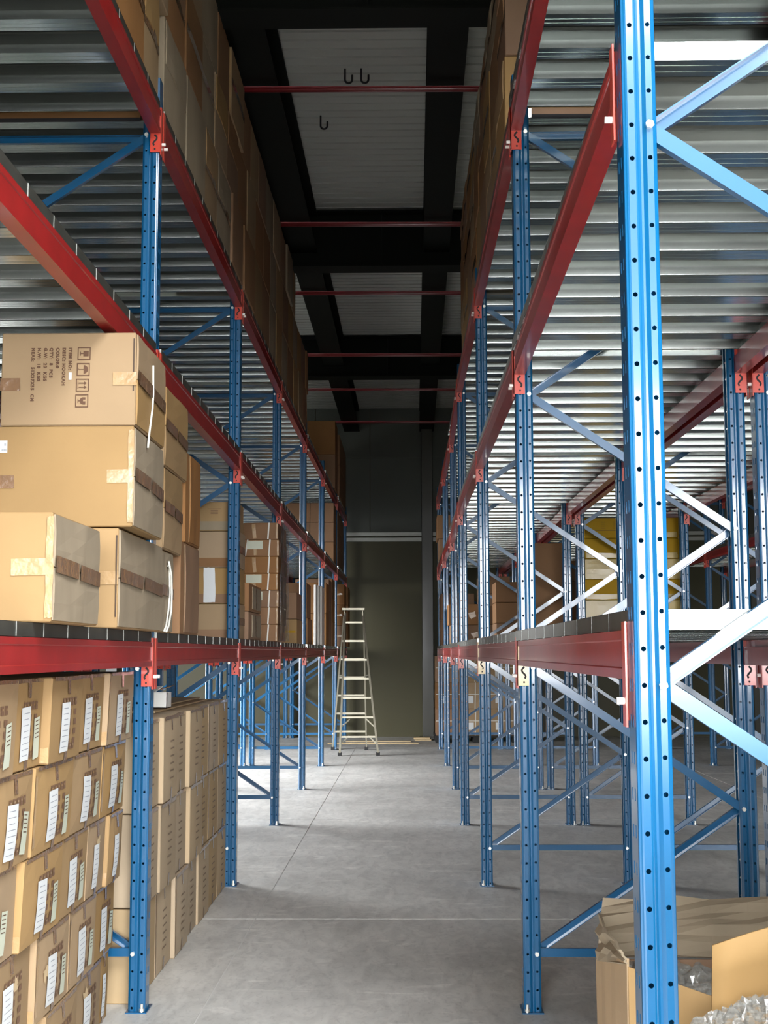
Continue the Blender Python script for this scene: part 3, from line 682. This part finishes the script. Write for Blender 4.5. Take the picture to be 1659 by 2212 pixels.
# ---- top-level decks: long walls of cartons
z3 = DT[2]
def topwall(rack, side, xf, y0, y1, hs, seed, pitch, depth=.5, ends=None):
    """xf: aisle face; side 'E' (left rack) or 'W' (right rack)"""
    rn = random.Random(seed); za = z3; R_ = ['bottom', 'middle', 'top']
    for r, h_ in enumerate(hs):
        y = y0+rn.uniform(-.03, .03)*(r > 0); k = 0; yend = y1 if r < 2 else (ends or y1)
        while y < yend-.15:
            L = pitch*rn.uniform(.85, 1.2); 
            if y+L > yend: L = yend-y
            # step round an upright that rises above the deck
            if za < HT and side:
                for f_ in F:
                    if y < f_+PD+.01 and y+L > f_-.01:
                        if f_-.012-y > .2: L = f_-.012-y
                        else: y = f_+PD+.012; L = min(L, yend-y)
            x = xf+rn.choice([0, 0, .003, .008, .018])*(1 if side == 'E' else -.35)
            m = rn.choice(['card', 'cardb', 'cardb', 'cardg'])
            xa, xb = (x-depth, x) if side == 'E' else (x, x+depth)
            o = carton(xa, xb, y, y+L-.006, za, za+h_-.003, 'top-level carton, %s rack, %s row, %s from the camera' % (rack, R_[r], ORD[k]), 'cartons along the top of the %s rack' % rack, m, .007)
            if k < 9:
                if rn.random() < .55: tape_h(o, side, v=h_*.5)
                if rn.random() < .5: decal(o, 'packing_tape', 'tapel', 'S', depth-.02 if side == 'E' else .02, h_/2, .03, h_*.9, 0, .003, 5, .002)
                if rn.random() < .4: flap(o, side, .03, L-.04, h_*.52, h_-.01, m)
            y += L; k += 1
        za += h_
topwall('left', 'E', -1.098, 3.55, 14.95, (.465, .465, .455), 3, .56, ends=13.4)
topwall('right', 'W', .515, 6.22, 11.15, (.432, .432, .33), 5, .52)
for r in range(2):
    for c in range(3): fc(-1.02-.42*(c+1)+.003, -1.02-.42*c, 19.9, 20.6, z3+.52*r, z3+.52*(r+1)-.004, 'large dark carton, far end of left top-level deck, %s row, %s column' % (['lower', 'upper'][r], ['right', 'middle', 'left'][c]), 'cardb', 'large cartons on top of the far left rack', bulge=.0015)
for r in range(2): fc(-1.5, -1.005, 20.97, 23.3, z3+.50*r, z3+.50*(r+1)-.004, 'long dark carton behind the far top-level stack of the left rack, %s' % ['lower', 'upper'][r], 'cardb', 'large cartons on top of the far left rack')
# second line of cartons farther in, bridging the gaps between decks
for c, (xa, xb, yy) in enumerate(((.80+.26, 1.40, 5.35), (-1.97, -1.62, 5.45))):
    fc(xa, xb, yy, yy+.9, z3, z3+.42, 'carton bridging the gap between top-level decks, %s rack' % ['right', 'left'][c], 'card', None)

for lab, xa, xb in (('right', .60, 1.43), ('left', -1.95, -1.20)):
    o = MB().box((xa, 5.835, DT[2]-.030), (xb, 5.839, DT[2]-.001)).box((xa, 5.835, DT[2]-.048), (xb, 5.839, DT[2]-.030), 1).build('cardboard_strip', ['cardb', 'dark']); tag(o, 'brown cardboard strip in the slot between the top-level decks of the %s rack' % lab, 'cardboard')
# ---- ground level, left rack, first bay: labelled cartons in five leaning rows
G7 = 'labelled brown cartons stacked on the floor, first bay of the left rack'
RW = ['bottom', 'second', 'third', 'fourth', 'top']
rows5 = [(-1.232, (3.55, 4.12, 4.60, 5.05, 5.50, 5.69)), (-1.222, (3.50, 4.02, 4.46, 4.90, 5.32, 5.68)), (-1.208, (3.58, 4.22, 4.71, 5.10, 5.40, 5.66)),
         (-1.190, (3.40, 3.86, 4.26, 4.76, 5.24, 5.68)), (-1.168, (3.50, 3.98, 4.33, 4.75, 5.21, 5.69))]
h5 = .2865
def glyph_bar(mb, o, face, u, v, w_, h_, n, rot=0):
    for q in range(n):
        a = u-w_/2+w_*(q+.5)/n
        decal_into(mb, o, face, a, v, w_/n*.78, h_, rot, .0022, 0, 1)
        decal_into(mb, o, face, a+.002, v+h_*.1, w_/n*.3, h_*.25, rot, .0026, 1, 1)
for r, (xf, ys) in enumerate(rows5):
    for k in range(len(ys)-1):
        ya, yb = ys[k], ys[k+1]-.008
        if yb-ya < .22: xo = -.012
        else: xo = RNG.choice([-.012, 0, .006, .014])
        o = carton(xf-.55+xo, xf+xo, ya, yb, .001+h5*r, h5*(r+1)-.003, 'labelled carton on the floor at left, %s row, %s from the camera' % (RW[r], ORD[k]), G7, 'card', .009, lean=.010 if r > 1 else .004)
        L, H_ = size(o, 'E')
        # tape over the top and bottom edges of the aisle face
        decal(o, 'packing_tape', 'tape', 'E', L/2, H_-.03, .035, .06, 0, .003, 2, .001); decal(o, 'packing_tape', 'tape', 'E', L/2, .03, .035, .06, .05, .003, 2, .001)
        decal(o, 'packing_tape', 'tape', 'E', L/2, H_-.006, L*.9, .012, 0, .0035, 3, .002)
        if RNG.random() < .6: decal(o, 'packing_tape', 'tapel', 'S', .53, .03, .04, .05, 0, .004, 2, .003)
        if L > .3:
            mb = MB(); s_ = min(1, L/.42)
            glyph_bar(mb, o, 'E', L/2+.02, H_-.085, .20*s_, .026, 5)
            for cc in (0, 1):
                for q in range(4): decal_into(mb, o, 'E', L/2+(.02+.075*cc)*s_, H_-.122-.033*q, .038*s_, .020, 0, .0022, 0, 1)
            glyph_bar(mb, o, 'E', L/2+.03, .045, .16*s_, .022, 4)
            mb.build('printed_marks', ['inkp', 'card'], o)
        ww = min(.105, L*.27); rr = RNG.uniform(-.06, .06)
        mb = MB(); decal_into(mb, o, 'E', L*.40, H_*.40, ww, .165, rr, .0045, 0, 4)
        for q in range(8): decal_into(mb, o, 'E', L*.40+RNG.uniform(-.006, .006), H_*.40-.066+.0185*q, ww*RNG.uniform(.45, .8), .0022, rr, .0052, 1, 1)
        mb.build('shipping_label', ['paper', 'inkl'], o)
        if L > .3 and RNG.random() < .75:
            mb = MB(); rr = RNG.uniform(-.15, .1); decal_into(mb, o, 'E', L*.78, H_*.33, .065, .13, rr, .004, 0, 3)
            for q in range(5): decal_into(mb, o, 'E', L*.78, H_*.33+.055-.013*q, .042, .0028, rr, .0047, 1, 1)
            mb.build('small_label', ['paperg', 'ink'], o)
        if RNG.random() < .35: decal(o, 'torn_patch', 'cardin', 'E', L*RNG.uniform(.2, .8), H_*RNG.uniform(.5, .8), .05, .04, .4, .003, 4, .01)
        if RNG.random() < .5: decal(o, 'packing_tape', 'tapel', 'E', .012, H_*.5, .02, H_*.8, 0, .003, 6, .003)
# ---- ground level, left rack, second bay: plain cartons in three rows, two deep
G8 = 'plain brown cartons stacked on the floor, second bay of the left rack'
R3 = ['bottom', 'middle', 'top']
for r in range(3):
    y = 5.868; k = 0
    for q, L in enumerate(([.43, .42, .40, .41, .42, .40, .41], [.36, .43, .42, .44, .41, .42, .41], [.38, .40, .36, .42, .45, .44, .44])[r]):
        if y+L > 8.745: L = 8.745-y
        xo = RNG.choice([0, 0, .01, .02, .03])
        o = carton(-1.60, -1.158+xo+.006*(r == 2), y, y+L-.007, .001+.403*r, .403*(r+1)-.004, 'plain carton, second bay of left rack, %s row, %s from the camera' % (R3[r], ORD[k]), G8, 'cardl', .006)
        H_ = .40; Lf = L-.007
        decal(o, 'packing_tape', 'tape', 'E', Lf/2, H_-.035, .03, .07, 0, .003, 2, .001); decal(o, 'packing_tape', 'tape', 'E', Lf/2, .03, .03, .06, 0, .003, 2, .001)
        decal(o, 'packing_tape', 'tape', 'E', Lf/2, H_-.008, Lf*.9, .016, 0, .0035, 4, .003)
        mb = MB()
        for t in range(6): decal_into(mb, o, 'E', Lf*.5, H_*.70-.035*t, .10, .008, 0, .002, 0, 1)
        mb.build('printed_marks', 'inkf', o)
        if RNG.random() < .5: decal(o, 'packing_tape', 'tapel', 'E', .014, H_/2, .018, H_*.9, 0, .003, 6, .002)
        y += L; k += 1
        if y > 8.6: break
for r in range(3):
    for k in range(4):
        carton(-2.0, -1.615, 5.86+.72*k, 5.86+.72*k+.70, .001+.403*r, .403*(r+1)-.004-.02*(r == 2), 'inner carton behind the plain cartons at left, %s row, %s from camera' % (R3[r], ORD[k]), G8, 'cardb', .004)
for k in range(2):
    zt = 1.207+.012*k
    o = MB().box((-1.95, 6.7+.5*k, zt), (-1.25-.05*k, 8.5, zt+.008)).build('flattened_carton', 'cardin'); tag(o, 'flattened carton sheet lying on the plain cartons, %s of two' % ['lower', 'upper'][k], 'cardboard sheet', 'flattened cartons')
# small white box with its lid up
wb = empty('white_box', (-1.275, 6.87, 1.224))
MB().box((-.075, 0, 0), (.055, .004, .079)).box((-.075, .12, 0), (.055, .124, .079)).box((-.075, 0, 0), (-.071, .124, .079)).box((.051, 0, 0), (.055, .124, .079)).box((-.075, 0, 0), (.055, .124, .004)).build('box_body', 'white', wb)
o = MB().bar((-.073, .125, .08), (-.04, .17, .108), .12, .003, (0, 0, 1)).build('lid_flap', 'white', wb)
o = MB().add([(-.04, .13, .08), (.05, .12, .105), (.055, .19, .112), (-.035, .20, .087), (-.04, .13, .083), (.05, .12, .108), (.055, .19, .115), (-.035, .20, .09)], [(0, 3, 2, 1), (4, 5, 6, 7), (0, 1, 5, 4), (1, 2, 6, 5), (2, 3, 7, 6), (3, 0, 4, 7)]).build('lid_flap', 'cardb', wb)
tag(wb, 'small open white box standing on the plain cartons behind the left upright', 'box')

# ---- low-level deck of the second right rack: glossy yellow and cream cartons
G9 = 'glossy yellow cartons on the second right rack'
for r in range(6):
    for c in range(2):
        xa = 1.655+.43*c; cream = r in (1, 3)
        o = carton(xa, xa+.425, 11.98, 12.5, z1+.187*r, z1+.187*(r+1)-.003, '%s carton in the glossy stack at right, %s row up, %s column' % ('cream film-wrapped' if cream else 'mustard yellow', ['first', 'second', 'third', 'fourth', 'fifth', 'sixth'][r], ['left', 'right'][c]), G9, 'cardc' if cream else 'cardy', .002)
        if r == 5 and c == 0:
            mb = MB()
            for q in range(4): decal_into(mb, o, 'S', .17, .145-.018*q, .04, .004, 0, .002, 0, 1); decal_into(mb, o, 'S', .27, .145-.018*q, .025, .004, 0, .002, 0, 1)
            decal_into(mb, o, 'S', .19, .07, .2, .004, 0, .002, 0, 1); mb.build('printed_text', 'ink', o)
        elif not cream: decal(o, 'packing_tape', 'cardc', 'S', .21, .03, .40, .045, 0, .002, 5, .003)
G10 = 'brown cartons on the low-level decks of the right racks'
for k, (xa, xb, ya, yb, za, zb, lab) in enumerate(((1.18, 1.47, 12.1, 12.6, z1, 2.5, 'tall dark carton before the yellow cartons, back of the right rack'),
    (.60, 1.03, 16.5, 17.1, z1, 1.84, 'brown carton on the right low-level deck, lower left of four'), (1.035, 1.45, 16.5, 17.1, z1, 1.84, 'brown carton on the right low-level deck, lower right of four'),
    (.57, 1.00, 16.5, 17.1, 1.844, 2.10, 'brown carton on the right low-level deck, upper left of four'), (1.005, 1.43, 16.5, 17.1, 1.844, 2.08, 'brown carton on the right low-level deck, upper right of four'),
    (.575, 1.05, 19.4, 20.4, z1, 1.98, 'brown carton at the far end of the right low-level deck, lower'), (.565, 1.05, 19.4, 20.4, 1.984, 2.36, 'brown carton at the far end of the right low-level deck, upper'),
    (.555, 1.0, 20.0, 20.8, z2, 3.22, 'brown carton at the far end of the right mid-level deck, lower'), (.53, 1.0, 20.0, 20.8, 3.224, 3.58, 'brown carton at the far end of the right mid-level deck, upper'))):
    o = fc(xa, xb, ya, yb, za, zb, lab, 'cardb', G10, bulge=.0008)
    if 0 < k < 5: decal(o, 'packing_tape', 'tapel', 'S', (xb-xa)*.7, .12, .08, .07, .3, .003, 3, .01)
for q, (xa, ya, n_) in enumerate(((1.70, 14.95, 4), (2.15, 15.0, 3), (1.72, 18.0, 4), (1.05, 18.1, 4), (1.06, 15.05, 3))):
    for r in range(n_): fc(xa, xa+.42, ya, ya+.6, z1+.235*r, z1+.235*(r+1)-.004, 'dark carton beyond the yellow cartons, stack %s, %s' % (['one', 'two', 'three', 'four', 'five'][q], ['bottom', 'second', 'third', 'top'][r]), 'cardb', G10)

# ---- strapped cartons on a pallet at the end wall, right
pal = empty('pallet', (1.22, 22.2, 0))
for k in range(5): MB().box((-.70, .02+.22*k, .10), (.72, .13+.22*k, .122)).build('deck_board', 'rubber', pal)
for x in (-.68, -.05, .60): MB().box((x, .02, 0), (x+.09, 1.0, .10)).build('stringer', 'rubber', pal)
tag(pal, 'low black pallet under the strapped cartons by the end wall', 'pallet')
G11 = 'strapped cartons on the pallet by the end wall'
for r in range(3):
    for c in range(3):
        xa = .545+.455*c; o = carton(xa, xa+.45, 22.25, 22.9, .124+.44*r, .124+.44*(r+1)-.004, 'strapped carton by the end wall, %s row, %s column from the left' % (R3[r], ['first', 'second', 'third'][c]), G11, 'card' if c else 'cardb', .0015)
        L, H_ = size(o, 'S'); vstrap(o, 'S', .20, .01, .014); decal(o, 'strap', 'strap', 'S', L/2, H_*.55, L, .012, 0, .0035, 3)
        if c != 0 or r == 1: decal(o, 'shipping_label', 'paper', 'S', .13, H_*.35, .09, .12, 0, .004, 2)
o = MB().box((.20, 22.85, .0), (.48, 23.3, .02)).box((.18, 22.95, .02), (.46, 23.2, .045)).build('timber_offcut', 'wood'); tag(o, 'pale timber offcuts on the floor at the foot of the end column', 'timber')
for k, (x, y, a, L) in enumerate(((-.5, 22.1, .03, 1.5), (-.42, 22.62, -.02, 1.1))):
    o = MB().box((-L/2, -.06, 0), (L/2, .06, .018)).build('light_band_strip', 'wood', None, (x, y, 0)); o.rotation_euler.z = a; tag(o, 'pale strip standing in for a light band across the aisle end, %s one' % ['nearer', 'farther'][k], 'timber', 'light band strips at the aisle end')  # pale strips stand in for bands of light on the floor

# ---- ladder
ld = empty('step_ladder', (-.75, 20.15, 0))
def lw(x, y, z): return (x+.75, y-20.15, z)
FL, FR, RLt, RRt = (-.931, 19.58), (-.371, 19.61), (-1.095, 20.74), (-.572, 20.73)
TL, TR = (-.875, 20.10, 2.10), (-.612, 20.12, 2.10)
def along(p, q, t): return tuple(p[i]+(q[i]-p[i])*t for i in range(3))
for nm, a, b in (('front_rail', (*FL, .03), TL), ('front_rail', (*FR, .03), TR)): MB().bar(lw(*a), lw(*b), .028, .068, (0, 1, 0)).build(nm, 'alu', ld)
for a, b in (((*RLt, .03), (-.90, 20.20, 2.06)), ((*RRt, .03), (-.60, 20.22, 2.06))): MB().bar(lw(*a), lw(*b), .022, .045, (0, 1, 0)).build('rear_rail', 'alu', ld)
for (x, y) in (FL, FR, RLt, RRt): MB().box((x+.75-.028, y-20.15-.04, 0), (x+.75+.028, y-20.15+.04, .045)).build('rubber_foot', 'rubber', ld)
for k in range(7):
    t = (.24+.281*k)/2.07
    a = along((*FL, .03), TL, t); b = along((*FR, .03), TR, t); MB().bar(lw(a[0], a[1]+.02, a[2]), lw(b[0], b[1]+.02, b[2]), .085, .026, (0, 0, 1)).build('tread', 'alu', ld)
for k in range(6):
    t = (.26+.281*k)/2.05
    a = along((*RLt, .03), (-.90, 20.2, 2.06), t); b = along((*RRt, .03), (-.60, 20.22, 2.06), t); MB().bar(lw(*a), lw(*b), .022, .028, (0, 0, 1)).build('rear_rung', 'alu', ld)
MB().box((-.17, -.10, 2.145), (.17, .13, 2.175)).box((-.145, -.09, 2.06), (-.135, .12, 2.145)).box((.135, -.09, 2.06), (.145, .12, 2.145)).build('top_cap', 'alu', ld)
for s_, P in ((1, FL), (-1, FR)):
    for t, dz in ((.12, .22), (.235, .26)):
        a = along((*P, .03), TL if s_ > 0 else TR, t-.055); MB().bar(lw(*a), lw(a[0]+s_*.13, a[1]+.03, a[2]+.12), .012, .018).build('knee_brace', 'alu', ld)
for s_, a, b in ((0, along((*FL, .03), TL, .55), along((*RLt, .03), (-.90, 20.2, 2.06), .55)), (1, along((*FR, .03), TR, .55), along((*RRt, .03), (-.60, 20.22, 2.06), .55))): MB().bar(lw(*a), lw(*b), .006, .02).build('spreader', 'alu', ld)
tag(ld, 'tall aluminium step ladder standing open at the end of the aisle', 'ladder')

#@@BLOCK unseen carton stacks added at the near right to shade the floor
for k, (xa, xb, ya, yb, n_) in enumerate(((1.36, 1.95, 3.0, 3.6, 3), (2.0, 2.55, 3.0, 3.6, 3), (1.30, 1.85, 1.6, 2.2, 3), (1.9, 2.5, 1.6, 2.2, 3), (.56, 1.22, 1.15, 1.88, 3))):
    for r in range(n_): fc(xa, xb, ya, yb, .001+.43*r, .43*(r+1)-.003, 'unseen carton added to shade the near right floor, stack %s, %s' % (['one', 'two', 'three', 'four', 'five'][k], R3[r]), 'card', 'unseen cartons added to shade the near right corner', bulge=.002)
# ---- open carton with film in the near right corner
oc = empty('open_carton', (0, 0, 0)); T = .006; X0, X1, Y0, Y1, HH = .535, 1.30, 3.26, 3.78, .60
def wavy(P, th, m, nm, par, n=6, amp=.006, seed=1):
    """panel through four corners (a,b,c,d) with soft dents and real thickness"""
    rn = random.Random(seed); a, b, c, d = [Vector(p) for p in P]; nrm = (b-a).cross(d-a).normalized(); mb = MB(); vs_ = []
    for j in range(n+1):
        for i in range(n+1):
            u, v = i/n, j/n; p = a*(1-u)*(1-v)+b*u*(1-v)+c*u*v+d*(1-u)*v
            if 0 < i < n or 0 < j < n: p = p+nrm*rn.uniform(-amp, amp)
            vs_.append(p)
    mb.add(vs_, [(j*(n+1)+i, j*(n+1)+i+1, (j+1)*(n+1)+i+1, (j+1)*(n+1)+i) for j in range(n) for i in range(n)])
    o = mb.build(nm, m, par); md = o.modifiers.new('thick', 'SOLIDIFY'); md.thickness = th; md.offset = 0; return o
wavy([(X0, Y0, .002), (X1, Y0, .002), (X1, Y0, .50), (X0, Y0, .76)], T, 'card', 'side_panel', oc, amp=.003, seed=2)
wavy([(X0, Y0, .002), (X0, Y0, .78), (X0, Y1, .66), (X0, Y1, .002)], T, 'card', 'side_panel', oc, amp=.003, seed=3)
wavy([(X0, Y1, .002), (X1, Y1, .002), (X1, Y1, .66), (X0, Y1, .66)], T, 'cardb', 'side_panel', oc, amp=.006, seed=4)
wavy([(X1, Y0, .002), (X1, Y0, .58), (X1, Y1, .66), (X1, Y1, .002)], T, 'card', 'side_panel', oc, amp=.004, seed=5)
wavy([(X0, Y0, .004), (X1, Y0, .004), (X1, Y1, .004), (X0, Y1, .004)], .004, 'card', 'base_panel', oc, amp=.0)
wavy([(X0-.0, Y1, .665), (X1+.1, Y1, .665), (X1+.1, Y1+.16, .80), (X0+.04, Y1+.14, .80)], T, 'cardg', 'flap', oc, 8, .012, 6)
wavy([(X0, Y1-.02, .66), (X0+.02, Y1+.08, .77), (X0-.02, Y0, .80), (X0, Y0, .765)], T, 'cardg', 'flap', oc, 5, .012, 8)
# curved front flap, standing up and leaning towards the camera
mb = MB(); n = 12; k = 5; vs_ = []
for j in range(k+1):
    for i in range(n+1):
        u, v = i/n, j/k; x = .70+.55*u; top = .845+.08*sin(min(1, u*1.6)*pi/2)-.02*u
        z = .50+(top-.50)*v; y = 3.14-.05*v+.05*sin(u*pi)*(1-v)
        vs_.append((x, y, z))
mb.add(vs_, [(j*(n+1)+i, j*(n+1)+i+1, (j+1)*(n+1)+i+1, (j+1)*(n+1)+i) for j in range(k) for i in range(n)])
o = mb.build('front_flap', 'card', oc, smooth=True); md = o.modifiers.new('thick', 'SOLIDIFY'); md.thickness = T
mb = MB()
for s_ in range(2):
    for q in range(7):
        u0 = .06+.13*q; a = Vector((.70+.55*u0, 3.14-.035+.05*sin(u0*pi)*.4-.006, .655-.055*s_+.05*sin(u0*2.2))); b = Vector((.70+.55*(u0+.11), 3.14-.035+.05*sin((u0+.11)*pi)*.4-.006, .655-.055*s_+.05*sin((u0+.11)*2.2)))
        mb.bar(a, b, .003, .006)
mb.build('crease', 'cardg', oc)
tag(oc, 'torn open carton with raised flaps beside the nearest right upright', 'carton')
def crumple(x0, x1, y0, y1, z, amp, n, seed, label):
    rn = random.Random(seed); mb = MB(); vs_ = []; k = int(n*(y1-y0)/(x1-x0))+2
    for j in range(k+1):
        for i in range(n+1):
            u, v = i/n, j/k; x = x0+(x1-x0)*u; y = y0+(y1-y0)*v
            vs_.append((x+rn.uniform(-.004, .004), y+rn.uniform(-.004, .004), z+amp*(.5*sin(u*7+seed)*sin(v*5+u*3)+.35*sin(u*37+3*sin(v*19))*sin(v*29+2*sin(u*23+seed))+rn.uniform(-.14, .14))+.05*sin(u*pi)))
    mb.add(vs_, [(j*(n+1)+i, j*(n+1)+i+1, (j+1)*(n+1)+i+1, (j+1)*(n+1)+i) for j in range(k) for i in range(n)])
    o = mb.build('plastic_film', 'film'); md = o.modifiers.new('thick', 'SOLIDIFY'); md.thickness = .0015; return tag(o, label, 'plastic film', 'crumpled film in the open carton')
crumple(.56, 1.28, 3.30, 3.74, .61, .06, 60, 4, 'crumpled clear film filling the open carton')
crumple(.60, 1.24, 2.86, 3.07, .665, .06, 80, 9, 'crinkled clear film spilling over the front of the open carton')
sup = carton(.66, 1.24, 2.88, 3.07, .001, .58, 'carton standing in front of the torn open carton, under the film', None, 'card')
